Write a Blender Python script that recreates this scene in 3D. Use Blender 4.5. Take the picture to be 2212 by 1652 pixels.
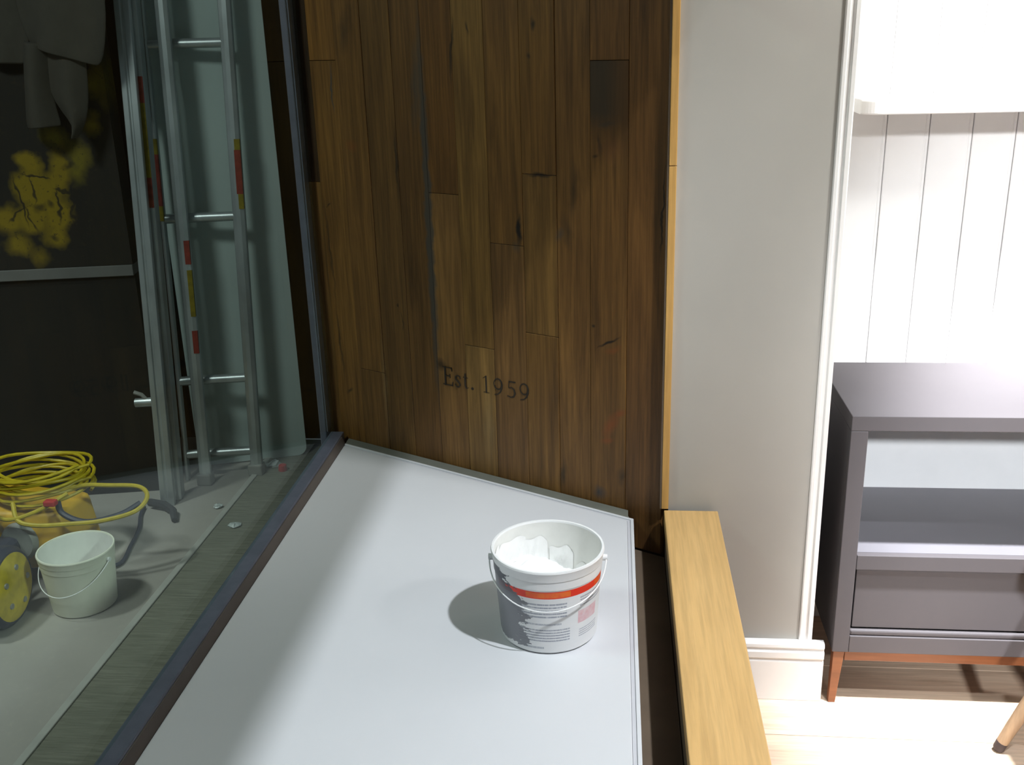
import bpy, bmesh, math, random
from mathutils import Vector, Matrix

for o in list(bpy.data.objects):
    bpy.data.objects.remove(o, do_unlink=True)
S = bpy.context.scene
COL = S.collection
random.seed(7)
PI = math.pi

# ------------------------------------------------------------------ camera
cam_d = bpy.data.cameras.new('camera')
cam_d.sensor_width = 36.0
cam_d.lens = 36.0 * 2178.5 / 2212.0
cam_d.clip_start = 0.05
cam = bpy.data.objects.new('camera', cam_d)
COL.objects.link(cam)
pitch, roll, head = 0.33122, -0.029574, 0.106475
Rx, Ux, Fx = Vector((1, 0, 0)), Vector((0, math.sin(pitch), math.cos(pitch))), Vector((0, math.cos(pitch), -math.sin(pitch)))
c_, s_ = math.cos(roll), math.sin(roll)
Rr, Ur = Rx * c_ + Ux * s_, Ux * c_ - Rx * s_
rotm = Matrix((Rr, Ur, -Fx)).transposed()
rotm = Matrix.Rotation(head, 3, 'Z') @ rotm
cam.matrix_world = Matrix.Translation((0, 0, 1.5)) @ rotm.to_4x4()
S.camera = cam

# ------------------------------------------------------------------ view, world, lamps
S.view_settings.view_transform = 'Standard'
S.view_settings.look = 'None'
S.view_settings.gamma = 1.0
S.view_settings.use_curve_mapping = False
S.view_settings.exposure = 0.0

W = bpy.data.worlds.new('world')
S.world = W
W.use_nodes = True
W.node_tree.nodes['Background'].inputs[0].default_value = (0.80, 0.90, 1.0, 1)
W.node_tree.nodes['Background'].inputs[1].default_value = 0.07


def spot(name, loc, aim, power, color, angle, blend, radius):
    d = bpy.data.lights.new(name, 'SPOT')
    d.energy = power
    d.color = color
    d.spot_size = math.radians(angle)
    d.spot_blend = blend
    d.shadow_soft_size = radius
    o = bpy.data.objects.new(name, d)
    COL.objects.link(o)
    o.location = loc
    o.rotation_euler = (Vector(aim) - Vector(loc)).to_track_quat('-Z', 'Y').to_euler()
    return o


# shop ceiling spots
spot('ceiling_spot', (0.95, 0.90, 2.7), (-0.20, 0.85, 0.45), 232, (0.90, 0.955, 1.0), 86, 0.75, 0.035)
spot('ceiling_spot', (1.22, 1.62, 2.75), (1.30, 2.06, 0.0), 1250, (0.96, 0.975, 1.0), 44, 0.6, 0.05)
spot('ceiling_spot', (2.50, 1.00, 2.70), (0.26, 2.1, 1.72), 445, (0.98, 1.0, 0.97), 42, 1.0, 0.20)
spot('ceiling_spot', (1.30, -2.20, 2.70), (1.25, 2.2, 0.7), 830, (0.98, 0.985, 1.0), 24, 0.6, 0.12)
spot('ceiling_spot', (0.95, 1.45, 2.75), (1.05, 2.43, 1.62), 330, (1.0, 0.99, 0.98), 50, 0.6, 0.08)
# unseen fill lights added beyond the glass
spot('lobby_fill', (-2.40, 1.95, 2.70), (-2.02, 2.40, 0.0), 95, (0.97, 1.0, 0.97), 52, 0.7, 0.12)
ld = bpy.data.lights.new('lobby_fill', 'AREA')  # soft disk, added as fill for lobby and display
ld.shape = 'DISK'
ld.size = 0.5
ld.energy = 21
ld.color = (0.96, 1.0, 0.98)
lo = bpy.data.objects.new('lobby_fill', ld)
COL.objects.link(lo)
lo.location = (-1.75, 1.2, 2.7)
lo.rotation_euler = (math.radians(4), 0, 0)


# ------------------------------------------------------------------ node helpers
class NT:
    def __init__(self, name):
        self.m = bpy.data.materials.new(name)
        self.m.use_nodes = True
        self.t = self.m.node_tree
        self.t.nodes.clear()
        self.out = self.t.nodes.new('ShaderNodeOutputMaterial')

    def n(self, kind, **kw):
        nd = self.t.nodes.new(kind)
        for k, v in kw.items():
            setattr(nd, k, v)
        return nd

    def link(self, a, b):
        self.t.links.new(a, b)

    def put(self, sock, v):
        if isinstance(v, bpy.types.NodeSocket):
            self.link(v, sock)
        elif v is not None:
            if isinstance(v, (tuple, list)) and len(v) == 3 and sock.type == 'RGBA':
                v = (*v, 1)
            sock.default_value = v

    def math(self, op, a, b=None, c=None, clamp=False):
        nd = self.n('ShaderNodeMath', operation=op, use_clamp=clamp)
        self.put(nd.inputs[0], a)
        self.put(nd.inputs[1], b)
        self.put(nd.inputs[2], c)
        return nd.outputs[0]

    def mix(self, f, a, b, blend='MIX'):
        nd = self.n('ShaderNodeMix', data_type='RGBA', blend_type=blend)
        self.put(nd.inputs[0], f)
        self.put(nd.inputs[6], a)
        self.put(nd.inputs[7], b)
        return nd.outputs[2]

    def noise(self, vec, scale, detail=3, rough=0.55, dist=0.0):
        nd = self.n('ShaderNodeTexNoise')
        self.put(nd.inputs['Vector'], vec)
        nd.inputs['Scale'].default_value = scale
        nd.inputs['Detail'].default_value = detail
        nd.inputs['Roughness'].default_value = rough
        nd.inputs['Distortion'].default_value = dist
        return nd

    def ramp(self, v, lo, hi, a=0.0, b=1.0):
        nd = self.n('ShaderNodeMapRange', clamp=True)
        self.put(nd.inputs[0], v)
        nd.inputs[1].default_value = lo
        nd.inputs[2].default_value = hi
        nd.inputs[3].default_value = a
        nd.inputs[4].default_value = b
        return nd.outputs[0]

    def mapping(self, vec, loc=(0, 0, 0), rot=(0, 0, 0), scale=(1, 1, 1), kind='POINT'):
        nd = self.n('ShaderNodeMapping', vector_type=kind)
        self.put(nd.inputs[0], vec)
        nd.inputs[1].default_value = loc
        nd.inputs[2].default_value = rot
        nd.inputs[3].default_value = scale
        return nd.outputs[0]

    def coords(self, obj=None):
        nd = self.n('ShaderNodeTexCoord')
        if obj:
            nd.object = obj
        return nd.outputs['Object']

    def pos(self):
        return self.n('ShaderNodeNewGeometry').outputs['Position']

    def principled(self, color, rough=0.5, metal=0.0, bump=None, bump_d=0.002, spec=0.5, coat=0.0):
        b = self.n('ShaderNodeBsdfPrincipled')
        self.put(b.inputs['Base Color'], color)
        self.put(b.inputs['Roughness'], rough)
        self.put(b.inputs['Metallic'], metal)
        b.inputs['Specular IOR Level'].default_value = spec
        if coat:
            b.inputs['Coat Weight'].default_value = coat
        if bump is not None:
            bn = self.n('ShaderNodeBump')
            bn.inputs['Distance'].default_value = bump_d
            bn.inputs['Strength'].default_value = 0.6
            self.link(bump, bn.inputs['Height'])
            self.link(bn.outputs[0], b.inputs['Normal'])
        self.link(b.outputs[0], self.out.inputs[0])
        return self.m


def plain(name, col, rough=0.5, metal=0.0, var=0.08, scale=12.0, bump=0.0, spec=0.5, stretch=(1, 1, 1)):
    t = NT(name)
    v = t.mapping(t.pos(), scale=stretch)
    nz = t.noise(v, scale, 4)
    dark = tuple(c * (1 - var) for c in col)
    lite = tuple(min(1, c * (1 + var)) for c in col)
    c = t.mix(t.ramp(nz.outputs[0], 0.3, 0.7), dark, lite)
    bp = None
    if bump:
        bp = t.noise(v, scale * 6, 2).outputs[0]
    return t.principled(c, rough, metal, bp, bump or 0.001, spec)


def marks(t, col, uv, items):
    """soft-edged stains: (u, z, half width, half height, colour, strength, tilt, softness)"""
    for (u, z, ru, rz, mc, st, rot, soft) in items:
        mp = t.mapping(uv, (u, 0, z), (0, rot, 0), (ru, 1e4, rz), 'TEXTURE')
        ln = t.n('ShaderNodeVectorMath', operation='LENGTH')
        t.link(mp, ln.inputs[0])
        f = t.ramp(ln.outputs['Value'], 1 - soft, 1, st, 0)
        col = t.mix(f, col, mc)
    return col


# ------------------------------------------------------------------ mesh helpers
class MB:
    def __init__(self):
        self.v, self.f = [], []

    def add(self, vs, fs):
        b = len(self.v)
        self.v += [tuple(p) for p in vs]
        self.f += [tuple(b + i for i in q) for q in fs]
        return self

    def box(self, x0, x1, y0, y1, z0, z1):
        return self.add([(x0, y0, z0), (x1, y0, z0), (x1, y1, z0), (x0, y1, z0), (x0, y0, z1), (x1, y0, z1), (x1, y1, z1), (x0, y1, z1)],
                        [(3, 2, 1, 0), (4, 5, 6, 7), (0, 1, 5, 4), (1, 2, 6, 5), (2, 3, 7, 6), (3, 0, 4, 7)])

    def hexa(self, a, b):
        """two quads a (bottom) and b (top), same winding"""
        return self.add(list(a) + list(b), [(3, 2, 1, 0), (4, 5, 6, 7), (0, 1, 5, 4), (1, 2, 6, 5), (2, 3, 7, 6), (3, 0, 4, 7)])

    def prism(self, poly, z0, z1):
        n = len(poly)
        vs = [(x, y, z0) for x, y in poly] + [(x, y, z1) for x, y in poly]
        fs = [tuple(reversed(range(n))), tuple(range(n, 2 * n))]
        fs += [(i, (i + 1) % n, n + (i + 1) % n, n + i) for i in range(n)]
        return self.add(vs, fs)

    def extrude(self, prof, a, b, place):
        """profile (p,q) extruded from a to b, place(p,q,t)->xyz"""
        n = len(prof)
        vs = [place(p, q, a) for p, q in prof] + [place(p, q, b) for p, q in prof]
        fs = [tuple(reversed(range(n))), tuple(range(n, 2 * n))]
        fs += [(i, (i + 1) % n, n + (i + 1) % n, n + i) for i in range(n)]
        return self.add(vs, fs)

    def tube(self, path, r, n=8, closed=False):
        path = [Vector(p) for p in path]
        m = len(path)
        rs = r if isinstance(r, (list, tuple)) else [r] * m
        vs, fs = [], []
        up = None
        for i, p in enumerate(path):
            a = path[(i - 1) % m] if (closed or i > 0) else path[0]
            b = path[(i + 1) % m] if (closed or i < m - 1) else path[-1]
            d = (b - a).normalized()
            if up is None:
                up = Vector((0, 0, 1)) if abs(d.z) < 0.9 else Vector((1, 0, 0))
            e1 = d.cross(up).normalized()
            e2 = e1.cross(d).normalized()
            up = e2
            for k in range(n):
                t = 2 * PI * k / n
                vs.append(p + (e1 * math.cos(t) + e2 * math.sin(t)) * rs[i])
        for i in range(m - 1 + (1 if closed else 0)):
            j = (i + 1) % m
            for k in range(n):
                l = (k + 1) % n
                fs.append((i * n + k, i * n + l, j * n + l, j * n + k))
        if not closed:
            fs.append(tuple(reversed(range(n))))
            fs.append(tuple(range((m - 1) * n, m * n)))
        return self.add(vs, fs)

    def lathe(self, prof, n=48, c=(0, 0, 0), cap0=False, cap1=False):
        vs, fs = [], []
        for r, z in prof:
            for k in range(n):
                t = 2 * PI * k / n
                vs.append((c[0] + r * math.cos(t), c[1] + r * math.sin(t), c[2] + z))
        m = len(prof)
        for i in range(m - 1):
            for k in range(n):
                l = (k + 1) % n
                fs.append((i * n + k, i * n + l, (i + 1) * n + l, (i + 1) * n + k))
        if cap0:
            fs.append(tuple(reversed(range(n))))
        if cap1:
            fs.append(tuple(range((m - 1) * n, m * n)))
        return self.add(vs, fs)

    def build(self, name, mat, parent=None, smooth=False, bevel=0.0, local=False, seg=2, subd=0, solid=0.0):
        me = bpy.data.meshes.new(name)
        off = Vector((0, 0, 0))
        if parent is not None and not local:
            p = parent
            while p is not None:
                off += Vector(p.location)
                p = p.parent
        me.from_pydata([tuple(Vector(v) - off) for v in self.v], [], self.f)
        bm = bmesh.new()
        bm.from_mesh(me)
        bmesh.ops.recalc_face_normals(bm, faces=bm.faces)
        if bevel > 0:
            ed = [e for e in bm.edges if len(e.link_faces) == 2 and e.calc_face_angle(0) > 0.5]
            bmesh.ops.bevel(bm, geom=ed, offset=bevel, segments=seg, affect='EDGES', profile=0.5, clamp_overlap=True)
        bm.to_mesh(me)
        bm.free()
        if smooth:
            for q in me.polygons:
                q.use_smooth = True
        o = bpy.data.objects.new(name, me)
        COL.objects.link(o)
        if mat:
            me.materials.append(mat)
        if parent is not None:
            o.parent = parent
        if solid:
            md = o.modifiers.new('thickness', 'SOLIDIFY')
            md.thickness = solid
            md.offset = 0
        if subd:
            md = o.modifiers.new('smooth', 'SUBSURF')
            md.levels = subd
            md.render_levels = subd
        if smooth and not subd:
            try:
                me.set_sharp_from_angle(angle=math.radians(38))
            except Exception:
                pass
        return o


def tag(o, label=None, cat=None, group=None, kind=None):
    if label:
        o['label'] = label
    if cat:
        o['category'] = cat
    if group:
        o['group'] = group
    if kind:
        o['kind'] = kind
    return o


def thing(name, label, cat, loc, group=None):
    o = bpy.data.objects.new(name, None)
    o.empty_display_size = 0.05
    COL.objects.link(o)
    o.location = loc
    return tag(o, label, cat, group)


def struct(o, label, cat):
    return tag(o, label, cat, kind='structure')


# ------------------------------------------------------------------ shared materials
M = {}
M['white_paint'] = plain('white_paint', (0.86, 0.85, 0.84), 0.45, var=0.02)
M['bead_white'] = plain('bead_white', (0.88, 0.88, 0.875), 0.5, var=0.02)
M['grey_wall'] = plain('grey_wall', (0.41, 0.395, 0.365), 0.8, var=0.03, scale=3, bump=0.0004)
M['platform_white'] = plain('platform_white', (0.66, 0.67, 0.70), 0.42, var=0.015, scale=4)
M['platform_edge'] = plain('platform_edge', (0.58, 0.58, 0.62), 0.35, var=0.02)
M['tray_grey'] = plain('tray_grey', (0.16, 0.165, 0.14), 0.6, var=0.1)
M['tray_dark'] = plain('tray_dark', (0.15, 0.108, 0.075), 0.6, var=0.1)
M['frame_metal'] = plain('frame_metal', (0.19, 0.205, 0.27), 0.35, 0.45, var=0.1, scale=30)
M['bead_reflect'] = plain('bead_reflect', (0.10, 0.085, 0.075), 0.5, var=0.1)  # oak reflected on the frame's inner face, put into the colour
M['cab_grey'] = plain('cab_grey', (0.098, 0.090, 0.097), 0.6, var=0.03, scale=6, spec=0.25)
M['cab_grey_lift'] = plain('cab_grey_lift', (0.17, 0.165, 0.185), 0.4, var=0.03, scale=6)  # cabinet grey made lighter, bounced light put into the colour
M['cab_back'] = plain('cab_back', (0.86, 0.90, 0.93), 0.6, var=0.02)
M['dark_seam'] = plain('dark_seam', (0.03, 0.027, 0.027), 0.7)
M['alu'] = plain('alu', (0.58, 0.63, 0.64), 0.38, 0.75, var=0.25, scale=9, stretch=(1, 1, 0.4))
M['board_white'] = plain('board_white', (0.52, 0.62, 0.60), 0.7, var=0.06, scale=3)
M['black_rubber'] = plain('black_rubber', (0.03, 0.03, 0.035), 0.6)
M['navy'] = plain('navy', (0.035, 0.038, 0.06), 0.5, var=0.15)
M['yellow'] = plain('yellow', (0.62, 0.36, 0.02), 0.5, var=0.12, scale=8)
M['yellow_hub'] = plain('yellow_hub', (0.55, 0.42, 0.03), 0.6, var=0.25, scale=25)
M['yellow_cable'] = plain('yellow_cable', (0.44, 0.33, 0.01), 0.45, var=0.15, scale=40)
M['grey_metal'] = plain('grey_metal', (0.3, 0.3, 0.28), 0.5, 0.3)
M['bucket_white'] = plain('bucket_white', (0.72, 0.72, 0.62), 0.45, var=0.05, scale=20)
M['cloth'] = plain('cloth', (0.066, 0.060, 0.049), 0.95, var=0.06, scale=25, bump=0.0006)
M['dark_wall'] = plain('dark_wall', (0.005, 0.005, 0.004), 0.75, var=0.4, scale=3)
M['pale_rail'] = plain('pale_rail', (0.16, 0.16, 0.155), 0.7, var=0.08)
M['red_plastic'] = plain('red_plastic', (0.45, 0.02, 0.02), 0.4)
M['wrapper'] = plain('wrapper', (0.5, 0.55, 0.55), 0.3)
M['plaster'] = plain('plaster', (0.86, 0.86, 0.85), 0.55, var=0.03, bump=0.0008)
M['bail'] = plain('bail', (0.82, 0.83, 0.84), 0.35, var=0.03)


def oak(name, base, dark, axis='x', rough=0.42, knots=0.0, contrast=1.0, use_obj_color=False):
    """oak with grain running along axis; tone per piece from the object colour or random value"""
    t = NT(name)
    info = t.n('ShaderNodeObjectInfo')
    off = t.n('ShaderNodeVectorMath', operation='SCALE')
    off.inputs[0].default_value = (37.0, 53.0, 71.0)
    t.link(info.outputs['Random'], off.inputs['Scale'])
    add = t.n('ShaderNodeVectorMath', operation='ADD')
    t.link(t.pos(), add.inputs[0])
    t.link(off.outputs[0], add.inputs[1])
    st = {'x': (1.2, 14, 14), 'y': (14, 1.2, 14), 'z': (14, 14, 1.2)}[axis]
    v = t.mapping(add.outputs[0], scale=st)
    g1 = t.noise(v, 2.2, 5, 0.6, 0.6).outputs[0]
    v2 = t.mapping(add.outputs[0], scale=tuple(k * (6 if k > 2 else 3) for k in st))
    g2 = t.noise(v2, 1.6, 3, 0.6).outputs[0]
    f = t.ramp(g1, 0.5 - 0.2 / contrast, 0.5 + 0.22 / contrast)
    c = t.mix(f, dark, base)
    if use_obj_color:
        c = t.mix(1.0, c, info.outputs['Color'], 'MULTIPLY')
    fine = t.ramp(g2, 0.35, 0.62, 0.86, 1.03)
    cm = t.n('ShaderNodeVectorMath', operation='SCALE')
    t.link(c, cm.inputs[0])
    t.link(fine, cm.inputs['Scale'])
    return t, cm.outputs[0], g2


t, c, g = oak('ledge_oak', (0.69, 0.44, 0.18), (0.63, 0.39, 0.15), 'y')
M['ledge_oak'] = t.principled(c, 0.38, bump=g, bump_d=0.0006)
t, c, g = oak('edge_oak', (0.62, 0.37, 0.12), (0.50, 0.28, 0.08), 'z')
M['edge_oak'] = t.principled(c, 0.42, bump=g, bump_d=0.0004)
t, c, g = oak('floor_oak', (0.74, 0.58, 0.44), (0.54, 0.39, 0.28), 'x')
M['floor_oak'] = t.principled(c, 0.4, bump=g, bump_d=0.0006)
t, c, g = oak('leg_wood', (0.27, 0.095, 0.035), (0.21, 0.07, 0.025), 'x')
M['leg_wood'] = t.principled(c, 0.4)
t, c, g = oak('stool_wood', (0.46, 0.32, 0.20), (0.36, 0.24, 0.15), 'z')
M['stool_wood'] = t.principled(c, 0.5)

# glass: thin clear pane that lets light through and mirrors more at grazing angles
t = NT('window_glass')
lw = t.n('ShaderNodeLayerWeight')
lw.inputs[0].default_value = 0.5
sch = t.math('ADD', t.math('MULTIPLY', t.math('POWER', lw.outputs['Facing'], 5.0), 0.36), 0.015)
tr = t.n('ShaderNodeBsdfTransparent')
tr.inputs[0].default_value = (0.90, 0.965, 0.935, 1)
gl = t.n('ShaderNodeBsdfGlossy')
gl.inputs[0].default_value = (0.95, 1.0, 1.0, 1)
gl.inputs['Roughness'].default_value = 0.0
mx = t.n('ShaderNodeMixShader')
t.link(sch, mx.inputs[0])
t.link(tr.outputs[0], mx.inputs[1])
t.link(gl.outputs[0], mx.inputs[2])
t.link(mx.outputs[0], t.out.inputs[0])
M['glass'] = t.m

# ================================================================== SETTING
# ---- shop floor: oak boards running along the grey wall
fl = MB().box(-0.72, 3.0, -1.6, 2.44, -0.06, -0.022).build('floor', plain('subfloor', (0.2, 0.14, 0.09), 0.8))
struct(fl, 'pale oak board floor of the shop in front of the grey cabinet', 'floor')
bw = 0.135
row = 0
y = -1.58
while y < 2.43:
    x = 0.24 - random.uniform(0.0, 0.0)
    first = True
    while x < 2.99:
        L = random.uniform(0.9, 1.6) if not first else random.uniform(0.35, 1.3)
        first = False
        x1 = min(2.99, x + L)
        z = random.uniform(-0.0006, 0)
        MB().box(x + 0.0006, x1 - 0.0006, y + 0.0006, min(y + bw, 2.435) - 0.0006, -0.022, z).build('plank', M['floor_oak'], fl, bevel=0.0008, seg=1)
        x = x1
    y += bw
    row += 1

# ---- oak clad wall at the end of the window
WANG = math.atan2(-0.479, 0.878)
wl = MB().box(-0.058, 1.012, 0.018, 0.06, 0.30, 2.47).build('wall_left', M['tray_dark'])
struct(wl, 'brown reclaimed oak plank wall engraved Est. 1959 at end of window display', 'wall')
wl.location = (-0.781, 2.569, 0)
wl.rotation_euler = (0, 0, WANG)

t = NT('reclaimed_oak')
info = t.n('ShaderNodeObjectInfo')
uv0 = t.coords(wl)
off = t.n('ShaderNodeVectorMath', operation='SCALE')
off.inputs[0].default_value = (11.0, 23.0, 31.0)
t.link(info.outputs['Random'], off.inputs['Scale'])
ad = t.n('ShaderNodeVectorMath', operation='ADD')
t.link(uv0, ad.inputs[0])
t.link(off.outputs[0], ad.inputs[1])
gv = t.mapping(ad.outputs[0], scale=(17, 5, 1.1))
g1 = t.noise(gv, 1.9, 5, 0.62, 0.8).outputs[0]
gv2 = t.mapping(ad.outputs[0], scale=(120, 30, 4))
g2 = t.noise(gv2, 1.5, 3, 0.6).outputs[0]
g3 = t.noise(ad.outputs[0], 3.0, 3, 0.6).outputs[0]
col = t.mix(t.ramp(g1, 0.32, 0.68), (0.52, 0.50, 0.48), (1.10, 1.08, 1.02))
col = t.mix(1.0, col, info.outputs['Color'], 'MULTIPLY')
col = t.mix(t.ramp(g3, 0.42, 0.75, 0.0, 0.45), col, (0.11, 0.05, 0.016), 'MIX')
sc = t.n('ShaderNodeVectorMath', operation='SCALE')
t.link(col, sc.inputs[0])
t.link(t.ramp(g2, 0.3, 0.65, 0.70, 1.08), sc.inputs['Scale'])
col = sc.outputs[0]
wob = t.noise(uv0, 26, 2, 0.5)
wv = t.n('ShaderNodeVectorMath', operation='MULTIPLY_ADD')
t.link(wob.outputs['Color'], wv.inputs[0])
wv.inputs[1].default_value = (0.022, 0, 0.022)
wv.inputs[2].default_value = (-0.011, 0, -0.011)
wa = t.n('ShaderNodeVectorMath', operation='ADD')
t.link(uv0, wa.inputs[0])
t.link(wv.outputs[0], wa.inputs[1])
GB, DK, RD, BK, LT = (0.060, 0.056, 0.046), (0.035, 0.023, 0.011), (0.23, 0.065, 0.015), (0.009, 0.008, 0.007), (0.29, 0.21, 0.095)
col = marks(t, col, wa.outputs[0], [
    (0.383, 1.10, 0.015, 0.52, GB, 0.85, 0, 0.5),
    (0.366, 1.40, 0.018, 0.13, GB, 0.55, 0.1, 0.8),
    (0.396, 0.725, 0.016, 0.020, BK, 0.7, 0.6, 0.7),
    (0.645, 1.085, 0.0095, 0.038, BK, 0.95, 0, 0.6),
    (0.637, 1.045, 0.014, 0.02, GB, 0.5, 0, 0.9),
    (0.702, 1.21, 0.042, 0.006, BK, 0.8, 0.0, 0.7),
    (0.692, 1.523, 0.008, 0.016, DK, 0.9, 0, 0.8),
    (0.680, 1.459, 0.006, 0.010, DK, 0.8, 0, 0.8),
    (0.520, 1.517, 0.004, 0.018, DK, 0.8, 0, 0.8),
    (0.474, 1.475, 0.006, 0.085, DK, 0.9, 0.10, 0.8),
    (0.870, 1.322, 0.030, 0.009, GB, 0.8, -0.15, 0.7),
    (0.852, 1.280, 0.006, 0.03, DK, 0.85, -0.15, 0.8),
    (0.845, 1.255, 0.010, 0.006, BK, 0.7, -0.5, 0.8),
    (0.880, 1.270, 0.040, 0.035, (0.20, 0.085, 0.028), 0.6, 0, 0.9),
    (1.001, 1.15, 0.003, 0.12, BK, 0.9, 0.04, 0.6),
    (0.993, 1.18, 0.02, 0.25, DK, 0.5, 0, 0.9),
    (0.787, 1.18, 0.014, 0.085, DK, 0.65, 0.03, 0.9),
    (0.770, 1.09, 0.018, 0.05, DK, 0.55, -0.2, 0.9),
    (0.752, 1.08, 0.010, 0.02, GB, 0.6, 0.2, 0.9),
    (0.876, 0.852, 0.040, 0.0045, BK, 0.9, -0.55, 0.7),
    (0.888, 0.835, 0.030, 0.010, RD, 0.5, -0.4, 0.9),
    (0.836, 0.885, 0.006, 0.005, BK, 0.8, 0, 0.8),
    (0.882, 0.655, 0.018, 0.042, RD, 0.75, 0.45, 0.8),
    (0.905, 0.690, 0.020, 0.012, RD, 0.7, -0.4, 0.8),
    (0.872, 0.618, 0.024, 0.010, RD, 0.7, -0.35, 0.8),
    (0.912, 0.535, 0.014, 0.03, DK, 0.7, 0.1, 0.9),
    (0.855, 0.480, 0.022, 0.022, (0.045, 0.05, 0.055), 0.8, 0.2, 0.9),
    (0.752, 0.505, 0.012, 0.05, DK, 0.75, 0.1, 0.9),
    (0.100, 1.39, 0.004, 0.065, GB, 0.85, -0.04, 0.6),
    (0.055, 1.10, 0.012, 0.004, BK, 0.7, -0.7, 0.8),
    (0.047, 0.98, 0.005, 0.16, DK, 0.75, -0.05, 0.8),
    (0.055, 0.72, 0.006, 0.14, DK, 0.65, -0.06, 0.8),
    (0.075, 0.60, 0.016, 0.006, DK, 0.8, -0.6, 0.8),
    (0.268, 0.863, 0.005, 0.006, BK, 0.8, 0, 0.8),
    (0.278, 0.82, 0.003, 0.035, DK, 0.8, -0.1, 0.8),
    (0.294, 1.22, 0.006, 0.10, DK, 0.8, 0.0, 0.8),
    (0.155, 1.52, 0.020, 0.06, DK, 0.6, 0.1, 0.9),
    (0.150, 1.255, 0.025, 0.02, RD, 0.35, 0.3, 0.9),
    (0.540, 0.60, 0.020, 0.13, LT, 0.30, 0, 0.9),
    (0.205, 0.62, 0.010, 0.18, LT, 0.25, 0, 0.9),
])
# weathered stretch of one plank, ending square at its joint
def patch(col, u0, u1, z0, z1, mc, st, soft):
    sp = t.n('ShaderNodeSeparateXYZ')
    t.link(uv0, sp.inputs[0])
    f = t.math('MULTIPLY', t.ramp(sp.outputs[0], u0, u0 + soft[0]), t.ramp(sp.outputs[0], u1 - soft[1], u1, 1, 0))
    g = t.math('MULTIPLY', t.ramp(sp.outputs[2], z0, z0 + soft[2]), t.ramp(sp.outputs[2], z1 - soft[3], z1, 1, 0))
    return t.mix(t.math('MULTIPLY', t.math('MULTIPLY', f, g), st), col, mc)


col = patch(col, 0.8295, 0.9205, 1.24, 1.4475, (0.085, 0.040, 0.014), 0.7, (0.0005, 0.0005, 0.09, 0.0005))
col = patch(col, 0.8295, 0.9150, 1.305, 1.4475, (0.040, 0.033, 0.022), 0.72, (0.0005, 0.050, 0.04, 0.0005))
M['reclaimed'] = t.principled(col, 0.5, bump=g2, bump_d=0.0008, spec=0.35)

UB = [-0.058, 0.032, 0.120, 0.207, 0.297, 0.386, 0.476, 0.563, 0.656, 0.745, 0.830, 0.920, 1.012]
JOINTS = [[1.158], [1.455, 0.2], [1.9, 0.67], [1.75], [2.0], [1.152], [0.788], [1.047, 1.95], [1.21, 0.844], [1.8], [1.447], [2.1]]
# piece colours per column, bottom to top
PC = {
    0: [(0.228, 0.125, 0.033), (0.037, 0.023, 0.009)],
    1: [(0.228, 0.113, 0.027), (0.251, 0.119, 0.026), (0.228, 0.108, 0.029)],
    2: [(0.190, 0.096, 0.026), (0.205, 0.102, 0.026), (0.183, 0.085, 0.022)],
    3: [(0.167, 0.087, 0.024), (0.174, 0.085, 0.024)],
    4: [(0.159, 0.079, 0.022), (0.183, 0.085, 0.022)],
    5: [(0.273, 0.142, 0.042), (0.190, 0.087, 0.020)],
    6: [(0.287, 0.161, 0.048), (0.258, 0.139, 0.036)],
    7: [(0.220, 0.113, 0.036), (0.228, 0.113, 0.029), (0.213, 0.102, 0.027)],
    8: [(0.228, 0.116, 0.031), (0.251, 0.133, 0.036), (0.228, 0.113, 0.027)],
    9: [(0.243, 0.121, 0.034), (0.258, 0.125, 0.034)],
    10: [(0.235, 0.116, 0.031), (0.228, 0.108, 0.031)],
    11: [(0.198, 0.093, 0.027), (0.190, 0.085, 0.024)],
}
ZB, ZT = 0.362, 2.47
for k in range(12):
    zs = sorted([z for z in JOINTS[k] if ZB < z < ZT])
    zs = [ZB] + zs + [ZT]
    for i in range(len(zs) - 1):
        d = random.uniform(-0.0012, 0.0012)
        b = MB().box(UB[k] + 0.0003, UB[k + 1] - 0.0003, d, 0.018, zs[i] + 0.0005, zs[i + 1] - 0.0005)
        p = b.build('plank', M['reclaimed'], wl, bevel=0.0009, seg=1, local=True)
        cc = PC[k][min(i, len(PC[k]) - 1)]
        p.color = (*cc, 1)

# engraved lettering: strokes (x, y, width) in units of letter box
M['burnt'] = plain('burnt', (0.030, 0.020, 0.011), 0.8, var=0.25, scale=60)


def arc(cx, cy, rx, ry, a0, a1, n, w0, w1):
    out = []
    for i in range(n + 1):
        f = i / n
        a = math.radians(a0 + (a1 - a0) * f)
        w = w0 + (w1 - w0) * math.sin(PI * f)
        out.append((cx + rx * math.cos(a), cy + ry * math.sin(a), w))
    return out


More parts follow.
